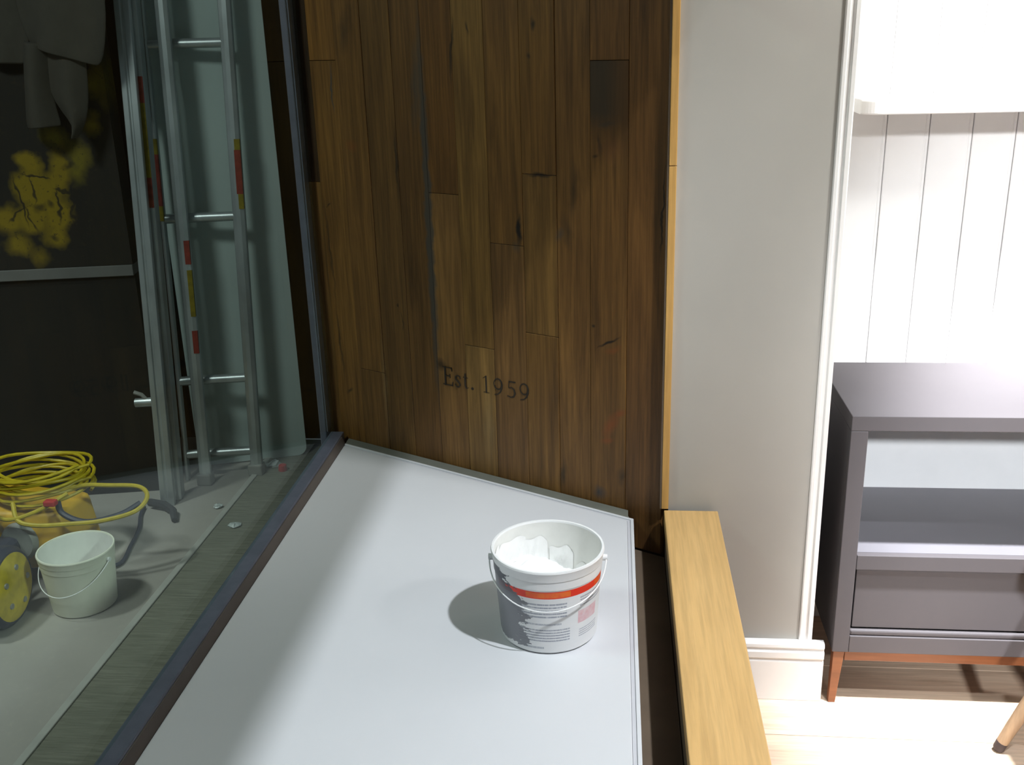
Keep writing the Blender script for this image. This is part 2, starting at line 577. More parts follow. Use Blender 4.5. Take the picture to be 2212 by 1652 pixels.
nine = [arc(0.46, 0.66, 0.36, 0.31, 0, 360, 22, 0.15, 0.08), [(0.83, 0.66, 0.15), (0.80, 0.44, 0.15), (0.66, 0.20, 0.12), (0.42, 0.05, 0.08), (0.12, 0.0, 0.05)]]
five = [[(0.28, 0.97, 0.05), (0.24, 0.58, 0.06)], [(0.26, 0.94, 0.11), (0.86, 0.95, 0.11)],
        [(0.24, 0.56, 0.05), (0.50, 0.61, 0.10), (0.74, 0.50, 0.15), (0.82, 0.30, 0.16), (0.70, 0.10, 0.13), (0.42, 0.02, 0.08), (0.10, 0.08, 0.07)]]
GL = [
    # u0, width, z0, height, strokes
    (0.402, 0.031, 0.673, 0.048, [[(0.25, 0.0, 0.16), (0.25, 1.0, 0.16)], [(0.0, 0.975, 0.05), (0.92, 0.975, 0.06)], [(0.90, 1.0, 0.08), (0.94, 0.80, 0.05)],
                                  [(0.25, 0.52, 0.06), (0.72, 0.52, 0.06)], [(0.72, 0.62, 0.05), (0.72, 0.42, 0.05)], [(0.0, 0.025, 0.05), (0.95, 0.025, 0.06)], [(0.93, 0.0, 0.08), (1.0, 0.22, 0.05)]]),
    (0.438, 0.021, 0.673, 0.031, [[(0.88, 0.74, 0.08), (0.80, 0.93, 0.09), (0.48, 1.0, 0.10), (0.18, 0.86, 0.15), (0.25, 0.64, 0.19), (0.68, 0.42, 0.20), (0.86, 0.22, 0.16), (0.62, 0.03, 0.11), (0.28, 0.02, 0.09), (0.08, 0.24, 0.08)]]),
    (0.466, 0.016, 0.673, 0.040, [[(0.38, 0.98, 0.12), (0.36, 0.75, 0.24), (0.36, 0.22, 0.24), (0.52, 0.04, 0.20), (0.98, 0.10, 0.08)], [(0.0, 0.73, 0.06), (0.95, 0.73, 0.09)]]),
    (0.490, 0.008, 0.674, 0.006, [arc(0.5, 0.5, 0.22, 0.22, 0, 360, 10, 0.6, 0.6)]),
    (0.526, 0.020, 0.674, 0.043, [[(0.52, 0.0, 0.22), (0.52, 1.0, 0.22)], [(0.10, 0.02, 0.05), (0.95, 0.02, 0.05)], [(0.08, 0.86, 0.07), (0.50, 0.98, 0.09)]]),
    (0.557, 0.032, 0.674, 0.043, nine),
    (0.596, 0.031, 0.674, 0.043, five),
    (0.633, 0.032, 0.674, 0.043, nine),
]
for (u0, gw, z0, gh, strokes) in GL:
    mb = MB()
    for st in strokes:
        pts = [(u0 + x * gw, z0 + yy * gh, w * gw * 0.9) for x, yy, w in st]
        for i in range(len(pts) - 1):
            (xa, za, wa_), (xb, zb, wb_) = pts[i], pts[i + 1]
            dx, dz = xb - xa, zb - za
            L = math.hypot(dx, dz) or 1e-6
            ex, ez = dx / L * 0.15 * wa_, dz / L * 0.15 * wb_
            nx, nz = -dz / L * 0.5, dx / L * 0.5
            q = [(xa - ex - nx * wa_, za - ez - nz * wa_), (xb + ex - nx * wb_, zb + ez - nz * wb_), (xb + ex + nx * wb_, zb + ez + nz * wb_), (xa - ex + nx * wa_, za - ez + nz * wa_)]
            mb.add([(a, -0.0016 - 0.00002 * i, b) for a, b in q] + [(a, 0.001, b) for a, b in q], [(0, 1, 2, 3), (0, 4, 5, 1), (1, 5, 6, 2), (2, 6, 7, 3), (3, 7, 4, 0)])
    mb.build('letter', M['burnt'], wl, local=True)

# ---- grey plastered wall, its oak edge, white corner moulding and skirting
gw_ = MB().box(0.1235, 0.4385, 2.076, 2.43, 0, 2.8).build('wall_front', M['grey_wall'])
struct(gw_, 'plain warm grey painted wall beside the oak plank wall', 'wall')
tr1 = thing('trim_1', 'narrow honey oak edging strip between oak planks and grey wall', 'trim', (0.115, 2.08, 0.486))
tr1['kind'] = 'structure'
MB().box(0.1075, 0.1228, 2.066, 2.09, 0.487, 1.2440).build('strip', M['edge_oak'], tr1, bevel=0.0012)
MB().box(0.1075, 0.1228, 2.0655, 2.09, 1.2452, 2.47).build('strip', M['edge_oak'], tr1, bevel=0.0012)
MB().box(0.1042, 0.1078, 2.068, 2.09, 0.487, 2.47).build('shadow_gap', M['tray_dark'], tr1)

prof = [(px0, 2.0775 - (2.0775 - py0) * (0.45 if py0 < 2.0775 else 1.0)) for px0, py0 in [(0.4300, 2.0775), (0.4300, 2.068), (0.4325, 2.064), (0.4385, 2.064), (0.4400, 2.0675), (0.4465, 2.0690), (0.4480, 2.064), (0.4500, 2.0605), (0.4570, 2.0605), (0.4595, 2.064), (0.4595, 2.10), (0.4390, 2.10), (0.4390, 2.0775)]]
tr2 = MB().prism(prof, 0.150, 2.8).build('trim_2', M['white_paint'])
struct(tr2, 'white ribbed corner moulding at right edge of the grey wall', 'trim')

bp = [(2.0755, 0), (2.056, 0), (2.056, 0.105), (2.059, 0.108), (2.059, 0.112), (2.0545, 0.115), (2.0545, 0.131), (2.060, 0.134), (2.060, 0.139), (2.056, 0.142), (2.057, 0.150), (2.064, 0.1545), (2.0755, 0.1545)]
bb = MB().extrude(bp, 0.226, 0.487, lambda p, q, t_: (t_, p, q)).build('baseboard_front', M['white_paint'], None, bevel=0.0008, seg=1)
struct(bb, 'white moulded skirting board at foot of grey wall', 'skirting board')

# ---- beadboard wall behind the cabinet, board by board
wb = MB().box(0.439, 3.0, 2.436, 2.48, 0, 2.8).build('wall_back', M['bead_white'])
struct(wb, 'bright white tongue and groove panelled wall behind grey cabinet', 'wall')
px_ = 0.0945
base_x = 0.611 - px_ * 2
bpro = [(0.0008, 2.436), (0.0008, 2.4285), (0.0025, 2.427), (px_ - 0.0105, 2.427), (px_ - 0.0095, 2.4286), (px_ - 0.0080, 2.4286), (px_ - 0.0065, 2.4275), (px_ - 0.0025, 2.4275), (px_ - 0.0008, 2.4290), (px_ - 0.0008, 2.436)]
proto = None
for k in range(27):
    if base_x + k * px_ < 0.44:
        x_shift = 0.0
    if proto is None:
        proto = MB().prism(bpro, 0.0, 2.8).build('board', M['bead_white'], wb, local=True)
        o = proto
    else:
        o = proto.copy()
        COL.objects.link(o)
        o.parent = wb
    o.location = (base_x + 0.004 + k * px_, 0, 0)

M['post_edge'] = plain('post_edge', (0.30, 0.32, 0.40), 0.3, 0.6, var=0.1)
# ---- window: rail, bead, corner post, pane
wn = thing('window_1', 'large clear shop window pane in slim blue grey metal frame', 'window', (-0.77, 1.0, 0.44))
wn['kind'] = 'structure'
MB().box(-0.779, -0.742, -0.6, 2.535, 0.405, 0.478).build('bottom_rail', M['frame_metal'], wn, bevel=0.003)
MB().extrude([(-0.7415, 0.445), (-0.7415, 0.475), (-0.739, 0.475), (-0.7315, 0.456), (-0.7315, 0.445)], -0.6, 2.50, lambda p, q, t_: (p, t_, q)).build('glazing_bead', M['bead_reflect'], wn)
MB().box(-0.808, -0.790, 2.525, 2.570, 0.405, 2.47).build('corner_post', M['frame_metal'], wn, bevel=0.003)
MB().box(-0.7898, -0.7865, 2.530, 2.566, 0.478, 2.47).build('post_edge', M['post_edge'], wn)
MB().box(-0.776, -0.770, -0.6, 2.535, 0.4785, 2.47).build('pane', M['glass'], wn)

# ---- low wall under the ledge, unseen header added above it to block ceiling light
lw_ = MB().box(0.118, 0.226, -0.6, 2.0755, 0, 0.452).build('wall_right', M['tray_dark'])
struct(lw_, 'low wall carrying the oak ledge between display and shop', 'wall')
hd = MB().box(0.118, 0.226, -0.6, 2.06, 1.62, 2.8).build('header_blocker', M['grey_wall'])
struct(hd, 'unseen grey panel added above the ledge to block ceiling light', 'trim')

cl_ = MB().box(0.118, 3.06, -2.7, 2.5, 2.8, 2.86).build('ceiling', M['white_paint'])
struct(cl_, 'white shop ceiling above the display and cabinet', 'ceiling')
so_ = MB().box(-0.82, 0.1175, -0.6, 2.64, 2.47, 2.53).build('soffit_blocker', M['tray_dark'])  # unseen board, added dark to kill bounce light in the display
struct(so_, 'unseen dark board added over the window display to cut bounce light', 'trim')
ws_ = MB().box(3.0, 3.06, -2.7, 2.5, 0, 2.8).build('wall_side', M['white_paint'])
struct(ws_, 'white side wall of the shop to the right of cabinet', 'wall')

# ---- floor and walls beyond the glass
t = NT('lobby_floor')
p = t.pos()
n1 = t.noise(p, 3.0, 4).outputs[0]
n2 = t.noise(p, 60.0, 3).outputs[0]
c = t.mix(t.ramp(n1, 0.3, 0.7), (0.30, 0.285, 0.26), (0.36, 0.34, 0.31))
c = t.mix(t.ramp(n2, 0.55, 0.75, 0, 0.35), c, (0.42, 0.38, 0.33))
M['lobby_floor'] = t.principled(c, 0.75, bump=n2, bump_d=0.0006)
lf = MB().box(-4.2, -1.318, -1.0, 4.2, -0.06, 0).build('floor_outer', M['lobby_floor'])
struct(lf, 'dusty beige floor beyond the window glass', 'floor')
t = NT('rough_strip')
p = t.pos()
v = t.mapping(p, scale=(9, 130, 20))
n1 = t.noise(v, 1.0, 4, 0.7).outputs[0]
n2 = t.noise(p, 5.0, 3).outputs[0]
c = t.mix(t.ramp(n1, 0.3, 0.7), (0.11, 0.11, 0.08), (0.22, 0.22, 0.17))
c = t.mix(t.ramp(n2, 0.45, 0.7, 0, 0.4), c, (0.12, 0.125, 0.09))
M['rough_strip'] = t.principled(c, 0.9, bump=n1, bump_d=0.006)
rs = MB().box(-1.296, -0.795, -1.0, 3.62, -0.06, 0.004).build('floor_strip', M['rough_strip'])
struct(rs, 'rough grey green strip of ground along the foot of the window', 'ground')
ke = MB().box(-1.318, -1.296, -1.0, 3.60, -0.06, 0.009).build('trim_4', plain('pale_edge', (0.37, 0.37, 0.34), 0.7, var=0.1), bevel=0.003)
struct(ke, 'pale edging strip along the rough ground beside window', 'trim')

DA = math.radians(11)
dw = MB().box(-2.2, 0.10, 0.0, 0.10, 0.0, 0.784).build('wall_outer', M['dark_wall'])
struct(dw, 'black lobby wall with yellow spray paint on its upper board', 'wall')
dw.location = (-1.683, 3.125, 0)
dw.rotation_euler = (0, 0, DA)
MB().box(-2.2, 0.10, -0.012, 0.10, 0.784, 0.820).build('rail', M['pale_rail'], dw, local=True, bevel=0.002)
t = NT('sprayed_board')
uv0 = t.coords(dw)
wob = t.noise(uv0, 12, 3, 0.6)
wv = t.n('ShaderNodeVectorMath', operation='MULTIPLY_ADD')
t.link(wob.outputs['Color'], wv.inputs[0])
wv.inputs[1].default_value = (0.07, 0, 0.07)
wv.inputs[2].default_value = (-0.035, 0, -0.035)
wa = t.n('ShaderNodeVectorMath', operation='ADD')
t.link(uv0, wa.inputs[0])
t.link(wv.outputs[0], wa.inputs[1])
nb = t.noise(uv0, 2.5, 3).outputs[0]
col = t.mix(t.ramp(nb, 0.3, 0.7), (0.016, 0.014, 0.011), (0.012, 0.011, 0.009))
Y1, Y2 = (0.30, 0.205, 0.008), (0.23, 0.18, 0.010)
col = marks(t, col, wa.outputs[0], [
    (-0.175, 1.165, 0.050, 0.045, Y1, 0.95, 0, 0.5),
    (-0.165, 1.075, 0.085, 0.085, Y1, 0.95, 0, 0.45),
    (-0.085, 1.125, 0.045, 0.10, Y1, 0.9, 0.25, 0.6),
    (-0.020, 1.150, 0.045, 0.085, Y2, 0.8, 0.2, 0.7),
    (-0.105, 0.995, 0.050, 0.075, Y1, 0.95, 0.1, 0.5),
    (-0.190, 0.985, 0.075, 0.055, Y1, 0.9, -0.3, 0.5),
    (-0.130, 0.925, 0.050, 0.050, Y1, 0.9, 0, 0.6),
    (-0.270, 0.985, 0.050, 0.060, Y1, 0.9, 0.3, 0.6),
    (-0.245, 0.900, 0.060, 0.050, Y1, 0.8, 0.4, 0.7),
    (-0.185, 0.860, 0.035, 0.040, Y1, 0.6, 0.3, 0.9),
    (-0.075, 1.235, 0.065, 0.045, Y2, 0.75, 0.5, 0.8),
    (0.040, 1.275, 0.038, 0.050, Y1, 0.75, 0.3, 0.8),
    (0.060, 1.385, 0.030, 0.050, Y1, 0.6, 0.2, 0.8),
    (0.095, 1.40, 0.040, 0.105, Y1, 0.55, 0.05, 0.8),
    (-0.060, 1.185, 0.018, 0.075, (0.05, 0.04, 0.02), 0.7, -0.7, 0.7),
])
# dribbled black strokes
K = (0.015, 0.012, 0.008)
col = marks(t, col, wa.outputs[0], [
    (-0.150, 1.120, 0.050, 0.005, K, 0.9, 0.05, 0.5),
    (-0.215, 1.040, 0.0055, 0.085, K, 0.9, -0.10, 0.5),
    (-0.175, 1.075, 0.005, 0.055, K, 0.85, 0.1, 0.5),
    (-0.098, 1.030, 0.0055, 0.070, K, 0.9, 0.05, 0.5),
    (-0.080, 1.075, 0.030, 0.005, K, 0.85, 0.4, 0.5),
    (-0.065, 1.010, 0.004, 0.075, K, 0.8, -0.05, 0.5),
    (-0.165, 1.015, 0.028, 0.016, K, 0.7, 0.2, 0.8),
    (-0.125, 1.020, 0.018, 0.012, K, 0.7, 0.5, 0.8),
    (-0.060, 0.985, 0.014, 0.012, K, 0.8, 0.5, 0.7),
    (-0.195, 0.985, 0.004, 0.045, K, 0.8, -0.35, 0.5),
    (-0.240, 1.000, 0.050, 0.004, K, 0.8, -0.5, 0.5),
    (-0.140, 0.920, 0.022, 0.014, K, 0.75, 0.6, 0.8),
    (-0.040, 1.065, 0.015, 0.012, K, 0.8, -0.5, 0.8),
    (-0.050, 1.150, 0.035, 0.010, K, 0.7, -0.4, 0.8),
])
spk = t.noise(uv0, 75, 3, 0.7).outputs[0]
col = t.mix(t.ramp(spk, 0.60, 0.68, 0, 0.65), col, (0.03, 0.024, 0.012))
M['sprayed'] = t.principled(col, 0.8)
MB().box(-2.2, 0.10, -0.006, 0.10, 0.820, 2.6).build('board', M['sprayed'], dw, local=True)
we = MB().box(-3.2, -0.55, 3.64, 3.74, 0, 2.6).build('wall_end', M['dark_wall'])
struct(we, 'dark end wall behind the white leaning board', 'wall')

# ================================================================== THINGS
# ---- display platform
wdx, wdy = 0.878, -0.479


def back(x, o):
    """y of a line parallel to the oak wall, o in front of it"""
    return 2.569 + (x + 0.781 + o * 0.479) * (wdy / wdx) - o * 0.878


pf = thing('display_platform', 'white window display platform with rim line beside the glass', 'platform', (-0.34, 1.2, 0.0))
MB().prism([(-0.741, -0.6), (0.1165, -0.6), (0.1165, back(0.1165, 0.003)), (-0.741, back(-0.741, 0.003))], 0.0, 0.36).build('base', M['tray_dark'], pf)
MB().prism([(-0.7405, -0.6), (0.036, -0.6), (0.036, back(0.036, 0.003)), (-0.7405, back(-0.7405, 0.003))], 0.36, 0.4405).build('tray', M['tray_grey'], pf)
xr = 0.046
MB().prism([(-0.7312, -0.6), (xr - 0.0145, -0.6), (xr - 0.0145, back(xr - 0.0145, 0.0515)), (-0.7312, back(-0.7312, 0.0515))], 0.4405, 0.456).build('panel', M['platform_white'], pf, bevel=0.0015)
# rim: inner groove line and raised lip round right and back edge
MB().prism([(xr - 0.0140, -0.6), (xr - 0.0075, -0.6), (xr - 0.0075, back(xr - 0.0075, 0.0447)), (-0.7312, back(-0.7312, 0.0447)), (-0.7312, back(-0.7312, 0.0508)), (xr - 0.0140, back(xr - 0.0140, 0.0508))], 0.4405, 0.4545).build('rim_groove', M['platform_edge'], pf)
MB().prism([(xr - 0.0072, -0.6), (xr, -0.6), (xr, back(xr, 0.037)), (-0.7312, back(-0.7312, 0.037)), (-0.7312, back(-0.7312, 0.0443)), (xr - 0.0072, back(xr - 0.0072, 0.0443))], 0.4405, 0.4572).build('rim_lip', M['platform_white'], pf, bevel=0.0012)

MB().prism([(xr - 0.012, back(xr - 0.012, 0.0035)), (-0.7312, back(-0.7312, 0.0035)), (-0.7312, back(-0.7312, 0.0366)), (xr - 0.012, back(xr - 0.012, 0.0366))][::-1], 0.441, 0.4560).build('back_strip', M['tray_grey'], pf)

# ---- oak ledge
lg = MB().box(0.113, 0.232, -0.6, 2.0640, 0.4525, 0.486).build('oak_ledge', M['ledge_oak'], bevel=0.002)
tag(lg, 'honey coloured oak ledge running along right side of white platform', 'ledge')


# ---- buckets
def bucket(name, label, loc, h, rb, rt, mat, handle_mid, drop, group=None):
    t_ = thing(name, label, 'bucket', loc, group)
    th = 0.0022
    pr = [(rb - 0.004, 0.0), (rb, 0.004), (rb + (rt - rb) * 0.78, h * 0.78), (rb + (rt - rb) * 0.78 + 0.0012, h * 0.785), (rt - 0.0008, h * 0.88), (rt + 0.0004, h * 0.885), (rt + 0.0018, h - 0.006), (rt + 0.0030, h - 0.003), (rt + 0.0018, h), (rt - 0.002, h), (rt - 0.0032, h - 0.003)]
    inner = [(rt - 0.0032, h - 0.003), (rb - th, 0.005), (0.0005, 0.005)]
    mb = MB().lathe(pr, 72)
    mb.lathe([(rb - 0.004, 0.0), (0.0005, 0.0015)], 72)
    mb.build('shell', mat, t_, smooth=True, local=True)
    MB().lathe(inner, 72).build('lining', M['inner_white'], t_, smooth=True, local=True)
    hm = math.radians(handle_mid)
    pts = []
    for i in range(33):
        f = i / 32
        a = hm - PI / 2 + PI * f
        s = math.sin(PI * f)
        pts.append(((rt + 0.006) * math.cos(a), (rt + 0.006) * math.sin(a), h * 0.86 - drop * s))
    MB().tube(pts, 0.0013, 8).build('handle', M['bail'], t_, smooth=True, local=True)
    for e in (-1, 1):
        a = hm + e * PI / 2
        d = Vector((math.cos(a), math.sin(a), 0))
        q = Vector((0, 0, h * 0.86))
        MB().tube([q + d * (rt - 0.001), q + d * (rt + 0.008)], 0.006, 14).build('handle_lug', M['bail'], t_, smooth=True, local=True)
    return t_


M['inner_white'] = plain('inner_white', (0.80, 0.80, 0.77), 0.4, var=0.04, scale=30)

# printed tub on the platform
t = NT('printed_tub')
oc = t.coords()
sx = t.n('ShaderNodeSeparateXYZ')
t.link(oc, sx.inputs[0])
ang = t.math('MULTIPLY', t.math('ARCTAN2', sx.outputs[1], sx.outputs[0]), 180 / PI)   # degrees, front is about -86
zz = sx.outputs[2]
jag = t.noise(t.mapping(oc, scale=(1, 1, 2.5)), 34, 4, 0.65).outputs[0]
jz = t.noise(oc, 60, 3, 0.6).outputs[0]


def band(v, lo, hi):
    return t.math('MULTIPLY', t.math('GREATER_THAN', v, lo), t.math('LESS_THAN', v, hi))


def rect(a0, a1, z0, z1):
    return t.math('MULTIPLY', band(ang, a0, a1), band(zz, z0, z1))


col = t.mix(t.ramp(jag, 0.3, 0.7), (0.80, 0.81, 0.82), (0.84, 0.84, 0.84))
RED, ORG, TXT, PNK = (0.80, 0.035, 0.012), (0.85, 0.16, 0.01), (0.30, 0.32, 0.38), (0.75, 0.38, 0.42)


def text(col, a0, a1, z0, z1, lines, colr, strength):
    ph = t.math('FRACT', t.math('MULTIPLY', t.math('SUBTRACT', zz, z0), lines / (z1 - z0)))
    ln = band(ph, 0.2, 0.72)
    cmb = t.n('ShaderNodeCombineXYZ')
    t.put(cmb.inputs[0], t.math('MULTIPLY', ang, 0.9))
    t.put(cmb.inputs[1], t.math('FLOOR', t.math('MULTIPLY', zz, lines / (z1 - z0))))
    wn_ = t.noise(cmb.outputs[0], 1.3, 2).outputs[0]
    f = t.math('MULTIPLY', t.math('MULTIPLY', rect(a0, a1, z0, z1), ln), t.ramp(wn_, 0.35, 0.5, 0.35, strength))
    return t.mix(f, col, colr)


col = t.mix(rect(-152, 8, 0.1165, 0.1310), col, RED)
col = t.mix(t.math('MULTIPLY', rect(-110, -62, 0.1185, 0.1290), t.ramp(jz, 0.35, 0.6, 0.5, 0.95)), col, ORG)
col = t.mix(t.math('MULTIPLY', rect(-28, 4, 0.1190, 0.1290), 0.6), col, ORG)
col = text(col, -122, -66, 0.076, 0.108, 5, TXT, 0.9)
col = text(col, -122, -72, 0.060, 0.067, 1, TXT, 0.7)
col = text(col, -122, -62, 0.026, 0.054, 5, TXT, 0.9)
col = text(col, -120, -92, 0.010, 0.018, 1, TXT, 0.7)
col = text(col, -50, -10, 0.090, 0.112, 4, TXT, 0.85)
col = t.mix(t.math('MULTIPLY', rect(-52, -22, 0.056, 0.082), t.ramp(jz, 0.35, 0.6, 0.4, 0.8)), col, PNK)
col = text(col, -50, -18, 0.026, 0.044, 4, TXT, 0.7)
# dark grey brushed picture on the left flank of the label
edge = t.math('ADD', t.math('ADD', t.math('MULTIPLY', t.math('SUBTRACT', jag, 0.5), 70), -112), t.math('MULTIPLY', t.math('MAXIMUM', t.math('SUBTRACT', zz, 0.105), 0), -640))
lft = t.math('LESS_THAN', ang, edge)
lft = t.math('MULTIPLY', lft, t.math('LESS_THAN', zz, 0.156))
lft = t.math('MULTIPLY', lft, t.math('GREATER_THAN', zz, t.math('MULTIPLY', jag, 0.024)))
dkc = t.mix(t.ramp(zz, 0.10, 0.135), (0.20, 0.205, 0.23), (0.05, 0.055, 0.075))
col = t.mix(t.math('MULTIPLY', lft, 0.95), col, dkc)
M['printed_tub'] = t.principled(col, 0.38)

BX, BY, BZ = -0.118, 1.625, 0.456
tub = bucket('plaster_tub', 'white printed filler tub with red band standing on the platform', (BX, BY, BZ + 0.0005), 0.171, 0.0885, 0.1000, M['printed_tub'], -88, 0.050)
# filler paste: lumpy mound higher at the left
mb = MB()
NR, NA = 14, 48
rng = random.Random(3)
ph = [rng.uniform(0, 6.28) for _ in range(8)]
vs, fs = [], []
for i in range(NR + 1):
    r = 0.0935 * i / NR + 0.0002
    for k in range(NA):
        a = 2 * PI * k / NA
        x, y = r * math.cos(a), r * math.sin(a)
        z = 0.083 - 0.34 * x + 0.10 * y
        z += 0.007 * math.sin(60 * x + 20 * y + ph[0]) + 0.006 * math.sin(-35 * x + 70 * y + ph[1]) + 0.004 * math.sin(110 * x + 60 * y + ph[2]) + 0.003 * math.sin(150 * y - 90 * x + ph[3])
        z = max(0.02, min(0.126, z))
        lim = 0.0840 + (0.0965 - 0.0840) * (z / 0.168)
        q = min(1.0, lim / 0.0935)
        vs.append((x * q, y * q, z))
for i in range(NR):
    for k in range(NA):
        l = (k + 1) % NA
        fs.append((i * NA + k, i * NA + l, (i + 1) * NA + l, (i + 1) * NA + k))
mb.add(vs, fs)
mb.build('paste', M['plaster'], tub, smooth=True, local=True)
# paste smeared up the inner wall
for (a0, a1, z0, z1) in ((62, 92, 0.075, 0.122), (94, 128, 0.085, 0.140), (120, 170, 0.10, 0.150), (20, 58, 0.060, 0.098), (-14, 16, 0.050, 0.112), (165, 215, 0.12, 0.158)):
    n1, n2 = 14, 8
    vs, fs = [], []
    for i in range(n1 + 1):
        for j in range(n2 + 1):
            f, g = i / n1, j / n2
            a = math.radians(a0 + (a1 - a0) * f)
            wv_ = 0.012 * math.sin(9 * f + a0) * (g - 0.3)
            z = z0 + (z1 - z0) * g * (0.82 + 0.18 * math.sin(PI * f)) + wv_ * 0.5
            lim = 0.0850 + (0.0962 - 0.0850) * (z / 0.168)
            b = 0.0045 * math.sin(PI * f) * math.sin(PI * min(1, g * 1.05)) * (1 + 0.5 * math.sin(22 * f + 9 * g))
            vs.append(((lim - b - 0.0003) * math.cos(a), (lim - b - 0.0003) * math.sin(a), z))
    for i in range(n1):
        for j in range(n2):
            q = i * (n2 + 1) + j
            fs.append((q, q + 1, q + n2 + 2, q + n2 + 1))
    MB().add(vs, fs).build('paste_smear', M['plaster'], tub, smooth=True, local=True)

# plain bucket on the lobby floor
ob = bucket('white_bucket', 'empty cream white bucket on lobby floor beyond the glass', (-1.500, 2.390, 0.0005), 0.178, 0.087, 0.1010, M['bucket_white'], -100, 0.075)

# ---- grey cabinet
x0, x1, y0, y1 = 0.503, 1.42, 2.053, 2.4255
cb = thing('sideboard', 'grey painted cabinet with open shelf and drawer on brown wooden legs', 'cabinet', (0.96, 2.24, 0.0))
bv = 0.0015
MB().box(x0, x0 + 0.018, y0 + 0.018, y1, 0.138, 0.6842).build('side_panel', M['cab_grey'], cb, bevel=bv)
MB().box(x1 - 0.018, x1, y0 + 0.018, y1, 0.138, 0.6842).build('side_panel', M['cab_grey'], cb, bevel=bv)
MB().box(x0, x1, y0, y1, 0.6845, 0.7185).build('top', M['cab_grey'], cb, bevel=bv)
MB().box(x0 + 0.0185, x1 - 0.0185, y1 - 0.008, y1 - 0.0005, 0.139, 0.6842).build('back_panel', M['cab_back'], cb)
MB().box(x0, x0 + 0.036, y0, y0 + 0.0175, 0.138, 0.6842).build('stile', M['cab_grey'], cb, bevel=bv)
MB().box(x1 - 0.036, x1, y0, y0 + 0.0175, 0.138, 0.6842).build('stile', M['cab_grey'], cb, bevel=bv)
MB().box(x0 + 0.0365, x1 - 0.0365, y0, y0 + 0.0175, 0.352, 0.388).build('rail', M['cab_grey'], cb, bevel=bv)
MB().box(x0 + 0.0365, x1 - 0.0365, y0, y0 + 0.0175, 0.138, 0.181).build('rail', M['cab_grey'], cb, bevel=bv)
MB().box(x0 + 0.0365, x1 - 0.0365, y0 + 0.003, y0 + 0.0175, 0.1815, 0.195).build('bead', M['cab_grey'], cb, bevel=0.004)
MB().box(x0 + 0.0186, x1 - 0.0186, y0 + 0.018, y1 - 0.0085, 0.372, 0.3875).build('shelf', M['cab_grey_lift'], cb)
MB().box(x0 + 0.0186, x1 - 0.0186, y0 + 0.018, y1 - 0.0085, 0.139, 0.155).build('bottom', M['cab_grey'], cb)
dr = MB().box(x0 + 0.041, x1 - 0.041, y0 + 0.010, y0 + 0.028, 0.199, 0.347).build('drawer_front', M['cab_grey'], cb, bevel=bv)
MB().box(x0 + 0.05, x1 - 0.05, y0 + 0.0285, y1 - 0.03, 0.20, 0.33).build('drawer_box', M['dark_seam'], dr)
MB().box(x0 + 0.03, x1 - 0.03, y0 + 0.006, y0 + 0.026, 0.112, 0.1375).build('apron', M['leg_wood'], cb, bevel=bv)
MB().box(x0 + 0.03, x1 - 0.03, y1 - 0.03, y1 - 0.01, 0.112, 0.1375).build('apron', M['leg_wood'], cb, bevel=bv)
for lx, sx_ in ((x0, 1), (x1, -1)):
    for ly, sy_ in ((y0, 1), (y1 - 0.004, -1)):
        a = [(lx + sx_ * 0.004, ly + sy_ * 0.003), (lx + sx_ * 0.029, ly + sy_ * 0.003), (lx + sx_ * 0.029, ly + sy_ * 0.028), (lx + sx_ * 0.004, ly + sy_ * 0.028)]
        b = [(lx + sx_ * 0.001, ly + sy_ * 0.001), (lx + sx_ * 0.0165, ly + sy_ * 0.001), (lx + sx_ * 0.0165, ly + sy_ * 0.017), (lx + sx_ * 0.001, ly + sy_ * 0.017)]
        MB().hexa([(p_, q_, 0.0) for p_, q_ in b], [(p_, q_, 0.1375) for p_, q_ in a]).build('leg', M['leg_wood'], cb, bevel=0.001)

# ---- white shelf
poly = [(0.515, 2.4265), (0.515, 2.262)]
for i in range(9):
    a = PI + (PI / 2) * i / 8
    poly.append((0.550 + 0.035 * math.cos(a), 2.262 + 0.035 * math.sin(a)))
poly += [(1.70, 2.227), (1.70, 2.4265)]
sh = MB().prism(poly, 1.322, 1.352).build('wall_shelf', M['white_paint'], bevel=0.006, seg=3)
tag(sh, 'white wall shelf with rounded corner above the grey cabinet', 'shelf')

# ---- wooden stool at the right edge, only a leg and its brace in view
sl = thing('wooden_stool', 'pale wooden stool leg with dark foot at right edge of floor', 'stool', (1.08, 1.92, 0))
top_z = 0.46
for (fx, fy) in ((0.835, 1.905), (1.33, 1.80), (1.26, 2.0), (0.99, 1.62)):
    tx, ty = fx + (1.08 - fx) * 0.62, fy + (1.84 - fy) * 0.62
    d = Vector((tx - fx, ty - fy, top_z))
    p0_ = Vector((fx, fy, 0.004))
    q = p0_ + d * 0.045
    lgp = MB().tube([q, p0_ + d * 0.5, p0_ + d * 0.98], [0.0125, 0.0165, 0.019], 12).build('leg', M['stool_wood'], sl, smooth=True)
    MB().tube([p0_, p0_ + d * 0.008, q], [0.0105, 0.0120, 0.0127], 12).build('foot_cap', plain('foot_cap', (0.05, 0.035, 0.04), 0.6) if 'foot_cap' not in M else M['foot_cap'], lgp, smooth=True)
    M.setdefault('foot_cap', bpy.data.materials['foot_cap'])
fp = Vector((0.835, 1.905, 0.004))
